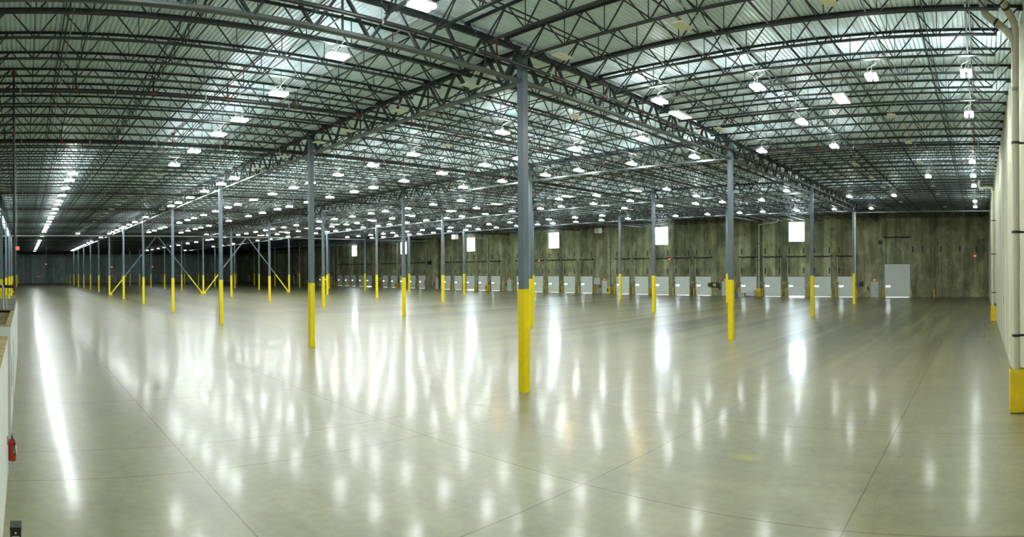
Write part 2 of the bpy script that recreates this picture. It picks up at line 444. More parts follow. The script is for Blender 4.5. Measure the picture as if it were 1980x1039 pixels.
# braces (chevrons) in the sixth line
BR = thing('steel_brace', 'x', 'brace', (0,0,0), 'diagonal braces with yellow lower ends')
nbr = 0
for (ya, yb, lab) in ((YR[1], 23.2, 'grey diagonal brace with yellow lower end rising from the front row column'),
                 (YR[2], 23.55, 'grey diagonal brace leaning back towards the front row, from second row column'),
                 (YR[2], 40.2, 'grey diagonal brace from the second row column leaning to the third row'),
                 (YR[3], 40.55, 'grey diagonal brace with yellow end, at the foot of third row column')):
    s = 1 if yb > ya else -1
    a = (0, s*.16, .12); b = (0, yb-ya, 10.25)
    t = 3.3/ (b[2]-a[2]); mid = tuple(a[i]+(b[i]-a[i])*t for i in range(3))
    if nbr == 0: root = BR; root.location = (-XL, ya, 0); root['label'] = lab
    else: root = thing('steel_brace', lab, 'brace', (XL, ya, 0), 'diagonal braces with yellow lower ends')
    MB().bar(a, b, .17, .17).build('tube', COLM, root)
    MB().bar(a, mid, .185, .185).box(-.03,.03,min(0,s*.5),max(0,s*.5),0,.45).build('guard', YEL, root)
    nbr += 1
tag(MB().box(XL-.09, XL+.09, YB+.02, YD-.02, 10.28, 10.46).build('strut_beam', simple('pale_steel', (.42,.46,.45), .4, 0, .1, 2)), 'pale steel strut crossing the warehouse above the braces', 'beam')

# ------------------------------------------------------------------ girders
ZB = 10.34; ZT = 11.36
def girder(L, n, ax):
    P = (lambda u, z, o=0: (u, o, z)) if ax == 'x' else (lambda u, z, o=0: (o, u, z))
    top = MB(); bot = MB(); web = MB()
    for s in (-1, 1):
        top.bar(P(.14,ZT+.05,s*.075), P(L-.14,ZT+.05,s*.075), .11, .03); top.bar(P(.14,ZT-.01,s*.028), P(L-.14,ZT-.01,s*.028), .028, .13)
        bot.bar(P(.14,ZB-.05,s*.065), P(L-.14,ZB-.05,s*.065), .10, .025); bot.bar(P(.14,ZB,s*.024), P(L-.14,ZB,s*.024), .025, .11)
    d = L/n
    for k in range(n):
        c_ = (k+.5)*d
        wd = .16 if k in (0, n-1) else .095
        web.bar(P(k*d+.10 if k else .16, ZT-.03), P(c_-.06, ZB+.03), wd if k == 0 else .095, .07)
        web.bar(P((k+1)*d-(.10 if k < n-1 else .16), ZT-.03), P(c_+.06, ZB+.03), wd if k == n-1 else .095, .07)
        if k: web.bar(P(k*d, ZT-.05), P(k*d, ZB+.02), .05, .05) if k % 3 == 0 else None
    return top, bot, web
def girder_proto(L, n, ax, name, detailed=True):
    t, b, w = girder(L, n, ax)
    if detailed:
        r = thing(name, 'x', 'girder', (0,0,0), 'roof truss girders')
        t.build('top_chord', GSTEEL, r); b.build('bottom_chord', GCH, r); w.build('web', GSTEEL, r)
        return r
    for q_, mi in ((b, 1),):
        n0 = len(t.v); t.v += q_.v; t.f += [tuple(i+n0 for i in f) for f in q_.f]; t.m += [mi]*len(q_.f)
    n0 = len(t.v); t.v += w.v; t.f += [tuple(i+n0 for i in f) for f in w.f]; t.m += [0]*len(w.f)
    return tag(t.build(name, [GSTEEL, GCH]), 'x', 'girder', 'roof truss girders')
PR = {}
def place(key, maker, loc, lab):
    if key not in PR:
        PR[key] = o = maker(); o.location = (-loc[0], loc[1], loc[2]); o['label'] = lab; return o
    return dup(PR[key], loc, lab)
for r, y in enumerate(YR):
    for i in range(14):
        near = i < 4 and r > 0
        L = SX
        if r == 0 and i == 0: continue
        lab = 'dark truss girder, %s bay from side aisle, over %s' % (ordn(i+1), rows[r])
        place(('gx', near), lambda: girder_proto(L, 9, 'x', 'truss_girder', near), (X1+SX*i, y, 0), lab)
gl2 = [(YR[0]-17.06, 17.06), (YR[0], 17.06), (YR[1], 17.06), (YR[2], 17.07), (YR[3], 17.07), (YR[4], YD-YR[4])]
nm2 = ['behind the office', 'over the white office side', 'beyond the nearest column', 'beyond the second aisle column', 'beyond the third aisle column', 'ending at the dock wall']
for k, (y, L) in enumerate(gl2):
    place(('gy', round(L, 0)), lambda: girder_proto(L-(.02 if k == 5 else 0), 10 if L > 16.5 else 9, 'y', 'truss_girder'), (X1, y, 0), 'dark steel truss girder running to the dock wall, span '+nm2[k])

# ------------------------------------------------------------------ bar joists
def joist(L, n, ax, near, ends=.75):
    P = (lambda u, z, o=0: (u, o, z)) if ax == 'x' else (lambda u, z, o=0: (o, u, z))
    top = MB(); bot = MB(); web = MB(); zt = -.03; zb = -.81
    if near:
        for s in (-1, 1):
            top.bar(P(0,-.008,s*.040), P(L,-.008,s*.040), .055, .012); top.bar(P(0,-.034,s*.018), P(L,-.034,s*.018), .010, .052)
            bot.bar(P(ends,-.845,s*.040), P(L-ends,-.845,s*.040), .055, .012); bot.bar(P(ends,-.819,s*.018), P(L-ends,-.819,s*.018), .010, .052)
        for e in (.08, L-.08): top.bar(P(e-.08,-.09), P(e+.08,-.09), .10, .09)
    else:
        top.bar(P(0,-.03), P(L,-.03), .13, .06); bot.bar(P(ends,-.825), P(L-ends,-.825), .13, .05)
    d = (L-2*.30)/n
    for k in range(n):
        a = .30+k*d; c_ = a+d/2; b = a+d
        if k == 0: web.bar(P(.1, zt), P(ends+.05, zb), .035, .035)
        else: web.bar(P(a+.03, zt), P(c_-.05, zb), .034, .034)
        if k == n-1: web.bar(P(L-.1, zt), P(L-ends-.05, zb), .035, .035)
        else: web.bar(P(b-.03, zt), P(c_+.05, zb), .034, .034)
        if 0 < k < n-1: web.bar(P(c_, zt), P(c_, zb), .022, .022)
        if k == 0: web.bar(P(ends, zb), P(b-.03, zt), .034, .034)
        if k == n-1: web.bar(P(L-ends, zb), P(a+.03, zt), .034, .034)
    return top, bot, web
def merge(*mbs):
    t = MB()
    for q_ in mbs:
        n0 = len(t.v); t.v += q_.v; t.f += [tuple(i+n0 for i in f) for f in q_.f]; t.m += q_.m
    return t
def joist_proto(L, n, ax, near):
    t, b, w = joist(L, n, ax, near)
    if near:
        r = thing('bar_joist', 'x', 'joist', (0,0,0), 'roof bar joists')
        t.build('top_chord', STEEL, r); b.build('bottom_chord', STEEL, r); w.build('web', STEEL, r); return r
    return tag(merge(t, b, w).build('bar_joist', STEEL), 'x', 'joist', 'roof bar joists')
bays = [(YB, YR[0]), (YR[0], YR[1]), (YR[1], YR[2]), (YR[2], YR[3]), (YR[3], YR[4]), (YR[4], YD)]
bnm = ['behind the office', 'in the front bay', 'in the second bay', 'in the third bay', 'in the fourth bay', 'in the bay along the dock wall']
J = []
for b, (ya, yb) in enumerate(bays):
    for k in range(1, 126):
        if b == 0 and k < 8: continue
        x = X1+SX/9*k
        ym = (ya+yb)/2; cy = max(ya, min(yb, x*.6))
        J.append((x*x+cy*cy*1.0, 'y', x, ya, yb-ya, b, k))
for mm in range(-7, 40):
    y = YR[1]+1.7067*(mm+.5)
    if y > YD-.6: continue
    J.append(((y*y+36), 'x', XW, y, X1-XW-.02, 0, mm))
J.sort(key=lambda t: t[0])
rest = []
for idx, (dd, ax, x, y, L, b, k) in enumerate(J):
    near = sqrt(dd) < 46
    if idx < 300:
        if ax == 'y': lab = 'dark steel bar joist %s, %s past the aisle columns' % (bnm[b], ordn(k))
        else: lab = 'dark steel bar joist bearing on the side wall, %s towards the dock wall' % ordn(k+8)
        z = ZD-.004
        LL = round(L, 2)
        place((ax, LL, near), lambda: joist_proto(L-.02, 11 if ax == 'y' else 10, ax, near), (x, y+(.01 if ax == 'y' else 0), z), lab)
    else: rest.append((ax, x, y, L))
cache = {}; far = MB()
for ax, x, y, L in rest:
    if L not in cache:
        t, b_, w = joist(L-.02, 11 if ax == 'y' else 10, ax, False); cache[L] = merge(t, b_, w)
    q_ = cache[L]; n0 = len(far.v)
    far.v += [(a+x, c_+y+.01, z+ZD-.004) for a, c_, z in q_.v]; far.f += [tuple(i+n0 for i in f) for f in q_.f]; far.m += q_.m
tag(far.build('distant_joists', STEEL), 'mass of thin dark bar joists under the distant roof', 'joists', kind='stuff')

# bridging rods across the joists
bi = 0
for b, (ya, yb) in enumerate(bays):
    for k, fr in enumerate((.2, .4, .6, .8)):
        y = ya+(yb-ya)*fr
        g = MB(); g.bar((X1+.1, y, ZD-.10), (XF-.05, y, ZD-.10), .04, .03); g.bar((X1+.1, y, ZD-.79), (XF-.05, y, ZD-.79), .04, .03)
        if fr in (.4,):
            for kk in range(0, 40):
                xa = X1+SX/9*kk; g.bar((xa, y, ZD-.10), (xa+SX/9, y, ZD-.79), .025, .025); g.bar((xa, y, ZD-.79), (xa+SX/9, y, ZD-.10), .025, .025)
        tag(g.build('joist_bridging', STEEL), 'thin bridging rods %s, %s run from office' % (bnm[b], ordn(k+1)), 'bridging', 'bridging rods between the joists')
for k, x in enumerate((1.6, 4.7, 7.7, 10.8)):
    g = MB(); g.bar((x, .5, ZD-.10), (x, YD-.05, ZD-.10), .04, .03); g.bar((x, .5, ZD-.79), (x, YD-.05, ZD-.79), .04, .03)
    if k == 2:
        for kk in range(-8, 39):
            ya = YR[1]+1.7067*(kk+.5); g.bar((x, ya, ZD-.10), (x, ya+1.7067, ZD-.79), .025, .025); g.bar((x, ya, ZD-.79), (x, ya+1.7067, ZD-.10), .025, .025)
    tag(g.build('joist_bridging', STEEL), 'thin bridging rods over the side aisle, %s run from side wall' % ordn(k+1), 'bridging', 'bridging rods between the joists')

# ------------------------------------------------------------------ sprinklers
ZM = CZ+6.60; ZS = CZ+7.07
def main_pipe(lab, ax, c0, u0, u1, z, r, cross):
    P = (lambda u, zz: (c0, u, zz)) if ax == 'y' else (lambda u, zz: (u, c0, zz))
    o = tag(MB().tube([P(u0, z), P(u1, z)], r, 12).build('sprinkler_main', BPIPE), lab, 'pipe', 'sprinkler main pipes')
    for u in cross[:40]:
        rr = MB().tube([P(u, z+r*.6), P(u, ZS)], .024, 8).build('riser', BPIPE, o)
        MB().tube([P(u-.06, z), P(u+.06, z)], r+.016, 10).tube([P(u, z+r*.8), P(u, z+r+.07)], .036, 8).build('coupling', RUST, rr)
        MB().tube([P(u, ZS-.07), P(u, ZS+.04)], .038, 8).tube([P(u-.07, ZS), P(u+.07, ZS)], .034, 8).build('tee', RUST, rr)
    n_ = int((u1-u0)/3.4)
    for k in range(min(n_, 30)):
        u = u0+1.2+3.4*k
        h_ = MB().tube([P(u-.025, z), P(u+.025, z)], r+.012, 10).tube([P(u, z+r), P(u, ZD-.06)], .008, 4).build('hanger', GALV, o)
    return o
cy = [-.96+2.845*k for k in range(29)]
for k, (x, l) in enumerate(((21.7, 'first'), (30.2, 'second'), (50.0, 'third'), (62.6, 'fourth'), (79.0, 'fifth'))):
    main_pipe('black sprinkler main crossing the bays, %s past the nearest column' % l, 'y', x, YB+1, YD-1, ZM-.10, .085, cy)
main_pipe('dark sprinkler main running beside the aisle girder to the dock wall', 'y', 13.42, 1, YD-.5, CZ+6.61, .06, [cy[5]+2.845*k for k in range(22)])
bx = [.25, 3.1, 5.95, 8.8, 11.65]
main_pipe('black sprinkler main crossing the side aisle', 'x', 32.7, XW+.1, 13.3, ZM, .075, bx)
for k, y in enumerate(cy):
    tag(MB().tube([(13.5, y, ZS), (XF-2, y, ZS)], .024, 6).build('sprinkler_branch', BPIPE), 'thin sprinkler branch pipe parallel to the front columns, %s from the office' % ordn(k+1), 'pipe', 'sprinkler branch pipes')
for k, x in enumerate(bx):
    tag(MB().tube([(x, 2, ZS), (x, YD-1, ZS)], .024, 6).build('sprinkler_branch', BPIPE), 'thin sprinkler branch pipe above the side aisle, %s from the side wall' % ordn(k+1), 'pipe', 'sprinkler branch pipes')
# pale conduits under the roof
for lab, pts, r in (('white conduit under the roof above the office', [(16.0, 1.36, CZ+6.95), (31.0, 1.36, CZ+6.85)], .022),
                    ('grey conduit along the side wall edge feeding the lights', [(.35, 16, CZ+6.95), (.35, YD-1, CZ+6.95)], .03),
                    ('grey conduit along the light row over the side aisle', [(7.55, 10, CZ+7.0), (7.55, 70, CZ+7.0)], .02),
                    ('pale roof drain pipe crossing above the last aisle column', [(13.6, 66.2, CZ+6.1), (XW+.02, 66.2, CZ+6.1)], .055)):
    tag(MB().tube(pts, r, 8).build('roof_conduit', GALV), lab, 'conduit')
tag(MB().tube([(13.6, 65.82, 3.2), (13.6, 65.82, CZ+6.0), (13.6, 65.95, CZ+6.1), (13.6, 66.1, CZ+6.12)], .075, 12).tube([(13.6,65.82,6.9),(13.6,65.82,7.0)], .1, 12).build('column_drain_pipe', GALV), 'grey drain pipe strapped to the last aisle column', 'pipe')
tag(MB().tube([(3.75, 33.0, CZ+7.2), (3.75, 33.0, CZ+6.45)], .03, 8).tube([(3.75,33.0,CZ+7.2),(3.75,30.0,CZ+7.3)], .03, 8).build('gas_pipe', YG), 'yellow gas pipe dropping from the roof over the side aisle', 'pipe')

# ------------------------------------------------------------------ lights
HL = CZ+6.38
def led(matl, near):
    hs = MB(); ln = MB()
    if matl is LEDOFF:
        hs.box(-.17, .17, -.29, .29, .012, .035); hs.box(-.17, .17, .27, .31, .0, .05); hs.box(-.10, .10, -.08, .08, .035, .07)
        ln.box(-.16, .16, -.28, .26, .0, .012)
        if near: return hs, ln
        hs.bar((0,0,.07), (0,0,.37), .012, .012); n0 = len(hs.v)
        hs.v += ln.v; hs.f += [tuple(i+n0 for i in f) for f in ln.f]; hs.m += [1]*len(ln.f)
        return hs, None
    for s in (-1, 1):
        hs.box(s*.115-.072, s*.115+.072, -.31, .31, .015, .06)
        ln.box(s*.115-.066, s*.115+.066, -.305, .305, -.062, .014)  # lens drawn deep so its glowing sides also brighten columns and deck
        ln.box(s*.115-.032, s*.115+.032, -.23, -.12, .061, .066); ln.box(s*.115-.032, s*.115+.032, .12, .23, .061, .066)  # glowing strips on the housing top, added to brighten the roof deck
    hs.box(-.13, .13, -.10, .10, .06, .12)
    if near: return hs, ln
    hs.bar((0,0,.12), (0,0,.37), .012, .012); n0 = len(hs.v)
    hs.v += ln.v; hs.f += [tuple(i+n0 for i in f) for f in ln.f]; hs.m += [1]*len(ln.f)
    return hs, None
def led_proto(matl, near, name):
    hs, ln = led(matl, near)
    if near:
        r = thing(name, 'x', 'light', (0,0,0), 'high bay lights')
        hs.build('housing', WHITEP, r); ln.build('lens', matl, r)
        w = MB()
        for a, b in ((-.1,-.28),(.1,.28)): w.tube([(a*.9,b,.06),(0,0,.30)], .005, 4)
        w.tube([(0,0,.30),(0,0,.72)], .006, 4); w.build('hanger', WIRE, r)
        pts = [(.02+.16*sin(t*.9), .10+.03*t+.05*cos(t*1.3), .12+.085*t) for t in range(8)]
        MB().tube(pts, .010, 6).build('power_cord', WHITEP, r)
        return r
    return tag(hs.build(name, [WHITEP, matl]), 'x', 'light', 'high bay lights')
ROW = {-2.5: list(range(13, 25)), 3.17: [0]+list(range(7, 23))+[25,29,31,33,35,37,39,41,45],  # first light of the second row: unseen, added to brighten the deck
 8.9: [0,1,2,3,4,5,6,23],
 14.15: [7,8,9,10,11,12,15,17,18,19,20,21,22,23,26,30,32,34,36,38,40,42,44],
 20.0: [0,2]+list(range(4,18))+[19,20,21,22],
 25.4: list(range(1,15))+[16,18,19,20,21,22],
 31.0: [0,1,2,3,4,5,6,23],
 36.8: list(range(8,16))+list(range(17,24))+[25,27,28,30,32,34,36,38,40,42,44],
 42.5: [3,5,6,9,10,12,13,14,15,16,17,18,20,21,22,23],
 47.8: [1,3]+list(range(5,22))+[24,26,28,32,34,36,43],
 53.3: [0,2,3,4,5,6],
 58.9: [8,9,10]+list(range(12,24)),
 64.5: list(range(0,7))+list(range(8,24))}
OFF = {8.9: list(range(7,23)), 14.15: list(range(0,7))+[13,14,16], 20.0: [1,3,18], 25.4: [0,15,17], 31.0: [9,12,15,18,21], 53.3: [8,10,13,16,19]}
SB = {3.17: ([.4,3.55,7.6], []), 8.9: ([.4,3.55,7.6], []), 14.15: ([], [3.55, 7.5]), 20.0: ([.4,3.55,7.6], []), 25.4: ([.4,7.6], [3.65]), 31.0: ([7.5], [3.6]), 36.8: ([.4], [3.6,7.6]), 42.5: ([.4,3.55], [7.6]), 47.8: ([.4], [3.6,7.6]), 53.3: ([7.5], [3.6]), 58.9: ([.4], [7.6]), 64.5: ([.4], [3.6])}  # first two rows here: unseen fixtures added to brighten near floor and deck
gx = lambda n: 11.55+SX*(n//4)+(0, 4.1, 8.35, 12.4)[n % 4]
ys = sorted(ROW)
def put_led(x, y, on, lab):
    near = sqrt(x*x+y*y) < 48
    place(('led', on, near), lambda: led_proto(LED if on else LEDOFF, near, 'hanging_high_bay_light'), (x, y, HL), lab)
for r, y in enumerate(ys):
    for n in ROW[y]: put_led(gx(n), y, True, 'lit white high bay light, %s along %s row out from the office' % (ordn(n+4), ordn(r+1)))
    for n in OFF.get(y, []): put_led(gx(n), y, False, 'unlit pale high bay light, %s along %s row out from the office' % (ordn(n+4), ordn(r+1)))
    on, off = SB.get(y, ([], []))
    for x in on: put_led(x, y, True, 'lit white high bay light over the side aisle, %s from wall, %s row' % (ordn(1+int(x/3)), ordn(r+1)))  # also labels the unseen fixtures added near the camera
    for x in off: put_led(x, y, False, 'unlit pale high bay light over the side aisle, %s from wall, %s row' % (ordn(1+int(x/3)), ordn(r+1)))
def amb():
    r = thing('hanging_fluorescent_light', 'x', 'light', (0,0,0), 'amber fluorescent lights')
    MB().box(-.235, .235, -.60, .60, .02, .09).box(-.235,-.225,-.6,.6,-.01,.02).box(.225,.235,-.6,.6,-.01,.02).build('housing', WHITEP, r)
    l = MB()
    for k in range(6): l.box(-.205+.072*k, -.155+.072*k, -.58, .58, .0, .014)
    l.build('tubes', AMB, r)
    for a in (-.5, .5): MB().tube([(0,a,.09),(0,a,.45)], .006, 4).build('hanger', WIRE, r)
    return r
AP = [(5.15,22.5,'over the side aisle'), (11.95,22.4,'beside the aisle girder'), (26.6,42.1,'first beyond the second aisle column'), (33.4,41.6,'second beyond the second aisle column'), (42.2,41.6,'third beyond the second aisle column'), (50.1,42.5,'fourth beyond the second aisle column'), (57.2,42.0,'fifth beyond the second aisle column'),
      (65,41.9,'sixth beyond the second aisle column'), (73.2,41.1,'seventh beyond the second aisle column'), (82,41.5,'eighth beyond the second aisle column'), (91,41.3,'ninth beyond the second aisle column'), (101,41.5,'tenth beyond the second aisle column')]
for x, y, l in AP: place('amb', amb, (x, y, HL), 'glowing amber fluorescent light hanging '+l)

# ------------------------------------------------------------------ side wall
def drain(y, lab, yo):
    o = tag(MB().tube([(-1.03, y, .0), (-1.03, y, 4.2), (-1.03, y, 9.1)], .108, 20).build('drain_pipe', PVC), lab, 'pipe', 'drain pipes on the side wall')
    MB().cyl(-1.03, y, 4.25, 4.60, .12, 20).build('joint_sleeve', PVC, o)
    for z in (2.15, 5.05, 7.55):
        MB().cyl(-1.03, y, z-.035, z+.035, .126, 20).box(XW+.004, -1.03, y-.02, y+.02, z-.03, z+.03).build('strap', BLACK, o)
    return o
d1 = drain(17.05, 'thick cream drain pipe with black straps, nearest on the side wall', 0)
def sm(pts, k=5):
    out = []
    for i in range(len(pts)-1):
        p0 = pts[max(0,i-1)]; p1 = pts[i]; p2 = pts[i+1]; p3 = pts[min(len(pts)-1,i+2)]
        for j in range(k):
            t = j/k
            out.append(tuple(.5*((2*p1[a])+(-p0[a]+p2[a])*t+(2*p0[a]-5*p1[a]+4*p2[a]-p3[a])*t*t+(-p0[a]+3*p1[a]-3*p2[a]+p3[a])*t*t*t) for a in range(3)))
    out.append(pts[-1]); return out
MB().tube(sm([(-1.03,17.05,9.0),(-1.03,17.05,9.7),(-1.03,17.05,10.3),(-1.03,17.0,10.75)]), .108, 20).build('offset_bend', PVC, d1, smooth=True)
MB().tube(sm([(-1.03,17.05,10.1),(-.98,17.05,10.40),(-.78,17.05,10.70),(-.48,17.05,10.93),(-.24,17.05,11.12),(-.14,17.05,11.30),(-.13,17.05,11.54)]), .105, 20).build('lower_branch', PVC, d1, smooth=True)
MB().tube(sm([(-1.03,17.0,10.6),(-.98,16.85,10.85),(-.72,16.2,11.02),(-.40,15.4,11.20),(-.2,14.9,11.34),(-.15,14.8,11.54)]), .105, 20).build('upper_branch', PVC, d1, smooth=True)
MB().tube([(-.52,17.05,10.90),(-.47,17.05,10.935)], .122, 18).build('branch_band', BLACK, d1)
MB().tube([(-.735,16.24,11.01),(-.705,16.16,11.03)], .122, 18).build('branch_band', BLACK, d1)
d2 = drain(45.6, 'cream drain pipe farther down the side wall, topped by an elbow', 0)
MB().tube(sm([(-1.03,45.6,9.0),(-1.03,45.6,9.7),(-.93,45.6,9.97),(-.5,45.6,10.0),(-.1,45.6,9.98),(0,45.6,10.15),(0,45.6,10.6)]), .10, 18).build('elbow', PVC, d2, smooth=True)
for y, z1, lab in ((17.05, 1.21, 'yellow steel pipe guard at the foot of the nearest drain pipe'), (45.6, 1.15, 'yellow steel pipe guard at the foot of the farther drain pipe')):
    t = .012; x0, x1, a, b = XW+.012, -.84, y-.22, y+.22
    g = MB().box(x1-t, x1, a, b, .02, z1).box(x0, x1-t, a, a+t, .02, z1).box(x0, x1-t, b-t, b, .02, z1)
    o = tag(g.build('pipe_guard', YELD), lab, 'guard', 'yellow pipe guards on the side wall')
    MB().box(x0, x1, a, b, 0, .02).build('base_plate', BLACK, o)
# small things on side wall
def ext(loc, lab, s=1.0, face='y'):
    r = thing('fire_extinguisher', lab, 'extinguisher', loc, 'fire extinguishers')
    R = .073*s
    MB().tube([(0,0,0),(0,0,.015*s),(0,0,.33*s),(0,0,.37*s),(0,0,.395*s)], [R*.9,R,R,R*.7,R*.35], 20).build('cylinder', RED, r, smooth=False)
    MB().tube([(0,0,.39*s),(0,0,.43*s)], .018*s, 8).bar((-.05*s,0,.44*s),(.07*s,0,.455*s),.02*s,.012*s).bar((-.04*s,0,.42*s),(.05*s,0,.425*s),.02*s,.01*s).build('valve_handle', BLACK, r)
    MB().tube(sm([(-.03*s,.0,.42*s),(-.085*s,.03*s,.38*s),(-.085*s,.05*s,.22*s),(-.075*s,.05*s,.12*s)]), .011*s, 8).build('hose', BLACK, r)
    l = MB(); n = 8
    for k in range(n):
        a0 = -1.9+1.5*k/n-.9; a1 = -1.9+1.5*(k+1)/n-.9
        q_ = len(l.v); l.v += [((R+.002)*cos(a0),(R+.002)*sin(a0)*-1,.14*s),((R+.002)*cos(a1),(R+.002)*sin(a1)*-1,.14*s),((R+.002)*cos(a1),(R+.002)*sin(a1)*-1,.28*s),((R+.002)*cos(a0),(R+.002)*sin(a0)*-1,.28*s)]
        l.f.append((q_,q_+1,q_+2,q_+3)); l.m.append(0)
    l.build('paper_label', LABELM, r)
    return r
OY = -.34
e = ext((11.5, OY+.10, .52), 'red fire extinguisher hanging on the white office wall', 1.05)
MB().box(-.03, .03, -.10, -.075, .30, .46).build('bracket', GALV, e)
ext((XW+.09, 46.3, .85), 'red fire extinguisher on the side wall behind the farther pipe guard', 1.1)
tag(MB().box(0, .03, -.09, .09, -.2, .2).build('electrical_box', GALV, loc=(XW+.004, 31.5, 2.35)), 'small grey electrical box on the side wall', 'electrical box')

FM = {}
def font(body, size, mat, parent, loc, rot):
    c_ = bpy.data.curves.new('lettering', 'FONT'); c_.body = body; c_.size = size; c_.align_x = 'CENTER'; c_.align_y = 'CENTER'; c_.extrude = .002
    tmp = bpy.data.objects.new('tmp', c_); me = FM.get(body) or bpy.data.meshes.new_from_object(tmp); FM[body] = me; bpy.data.objects.remove(tmp)
    if not me.materials: me.materials.append(mat)
    o = bpy.data.objects.new('lettering', me); COL.objects.link(o); o.parent = parent; o.location = loc; o.rotation_euler = rot; return o
def exit_sign(loc, lab, ax='y', rod=None):
    # loc = centre; ax: facing direction towards -y (dock) or towards the side wall (x)
    r = thing('exit_sign', lab, 'exit sign', loc, 'red exit signs')
    if ax == 'y':
        MB().box(-.17, .17, 0, .05, -.11, .11).build('housing', WHITEP, r); MB().box(-.155, .155, -.006, 0, -.095, .095).build('face', SIGNR, r)
        font('EXIT', .14, WHITEP, r, (0, -.008, 0), (pi/2, 0, 0))
    else:
        MB().box(0, .05, -.17, .17, -.11, .11).build('housing', WHITEP, r); MB().box(-.006, 0, -.155, .155, -.095, .095).build('face', SIGNR, r)
        font('EXIT', .14, WHITEP, r, (.008, 0, 0), (pi/2, 0, pi/2))
    if rod: MB().tube([(0, .02, .11), (0, .02, rod)], .012, 6).build('rod', GALV, r)
    return r
# person doors on the dock wall
PD = [(14.3, 'nearest the side wall'), (36.5, 'behind the second aisle column'), (58.2, 'with notice board beside it'), (80.15, 'beyond the nearest column'), (101.9, 'beside the red riser pipe'), (148.5, 'beside the fifth drain pipe'), (173.0, 'beyond the farthest dock door'), (212, 'near the far corner')]
for k, (x, l) in enumerate(PD):
    d = MB().box(-.46, .46, -.03, .015, .01, 2.06)
    o = tag(d.build('door_%d' % (nd+1+k), PDOOR, loc=(x, YD-.02, 0)), 'grey steel personnel door in the dock wall, '+l, 'door', 'grey personnel doors', 'structure')
    MB().box(-.54,-.46,-.02,.02,0,2.12).box(.46,.54,-.02,.02,0,2.12).box(-.54,.54,-.02,.02,2.06,2.14).build('door_frame', PDOOR, o)
    MB().box(-.40,.36,-.10,-.03,1.0,1.06).build('push_bar', GALV, o)
    MB().box(-.13,.10,-.034,-.030,1.45,1.5).build('yellow_label', YEL, o)
    exit_sign((x, YD-.06, 2.36), 'glowing red exit sign over personnel door '+l, 'y')
    if k < 6:
        ext((x+.95, YD-.12, .95), 'red fire extinguisher on the dock wall left of door '+l, 1.1)
        tag(MB().box(-.08,.08,-.02,0,1.5,2.2).build('extinguisher_sign', PANEL, loc=(x+.95, YW, 0)), 'narrow pink extinguisher sign beside door '+l, 'sign', 'narrow extinguisher signs')
for k, (y, z) in enumerate(((5.3, 0), (33.2, 0), (58.6, 0))):
    l = ('nearest the office side', 'between the first and second rows', 'beyond the second row')[k]
    o = tag(MB().box(-.03, .015, -.48, .48, 0, 2.1).build('door_%d' % (nd+20+k), PDOOR, loc=(XF-.02, y, 0)), 'grey personnel door in the distant end wall, '+l, 'door', 'grey personnel doors', 'structure')
    exit_sign((XF-.06, y, 2.45), 'red exit sign on the distant end wall, '+l, 'x')
# hanging exit signs
exit_sign((.55, 78.0, 5.5), 'glowing red exit sign hanging on a rod near the dock corner', 'y', 5.2)
for x, y, z, l in ((35, -.44, 5.45, 'beside the black riser above the office'), (150, 5.4, 6.0, 'far down the left aisle'), (120, 17.4, 5.0, 'between distant front row columns'), (140, 30, 5.2, 'beyond the braces')):
    exit_sign((x, y, z), 'small red exit sign hanging '+l, 'x', 11.4-z)
for x, z, l in ((69.2, 5.55, 'under the fourth window'), (43.7, 5.45, 'past the third window'), (94.6, 5.45, 'near the fifth window'), (109.5, 5.45, 'near the sixth window')):
    exit_sign((x, YD-4, z), 'pinkish exit sign hanging in front of dock wall '+l, 'y', 11.4-z)

# drain pipes on the dock wall
for x, l in ((31.05,'first'), (57.1,'second'), (85.9,'third'), (116.5,'fourth'), (146.7,'fifth')):
    o = tag(MB().tube(sm([(x, YD-.2, .9), (x, YD-.2, 6), (x, YD-.2, 9.8), (x+.02, YD-.2, 10.15), (x+.4, YD-.2, 10.25), (x+2.6, YD-.2, 10.3)] if l != 'first' else [(x, YD-.2, .9),(x, YD-.2, 6),(x, YD-.2, 10.0),(x-.05, YD-.25, 10.25),(x-.5, YD-.5, 10.35),(x-3.2, YD-2, 10.5),(x-3.6,YD-2.2,10.9)], 4), .11, 12).build('wall_drain_pipe', PVC), 'pale drain pipe on the dock wall, %s from the side wall' % l, 'pipe', 'drain pipes on the dock wall')
    for z in (2.9, 5.2, 7.6): MB().cyl(x, YD-.2, z-.04, z+.04, .13, 12).build('strap', BLACK, o)
    o = tag(MB().box(x-.30, x+.30, YD-.5, YD-.02, 0, 1.15).build('pipe_guard', YELD), 'yellow guard box at the foot of the %s dock wall drain pipe' % l, 'guard', 'yellow guards on the dock wall')
    if l in ('second', 'third', 'fourth', 'fifth'): MB().box(x+.02, x+.26, YD-.56, YD-.5, .35, .9).build('black_cover', BLACK, o)
tag(MB().tube([(101.0, YD-.15, 0), (101.0, YD-.15, 11)], .09, 10).build('red_riser_pipe', simple('riser_red', (.10,.02,.015), .5, 0, .2, 3)), 'dark red riser pipe on the dock wall', 'pipe')
tag(MB().box(-.6, .6, -.05, 0, 0, 1.15).build('notice_board', BOARD, loc=(59.8, YW, 1.5)), 'cream notice board on dock wall beside personnel door', 'board')
tag(MB().box(-.5, .5, -.05, 0, 0, 1.0).build('notice_board', BOARD, loc=(123.9, YW, 1.4)), 'pale notice board farther along the dock wall', 'board')
o = thing('battery_charger', 'black wall charger unit with yellow grille beside dock doors', 'charger', (38.1, YW, 1.25))
MB().box(-.62, .62, -.35, 0, 0, .72).box(.62, 1.1, -.3, 0, .08, .66).build('case', BLACK, o); MB().box(-.22, .22, -.365, -.35, .18, .56).build('grille', YELD, o)
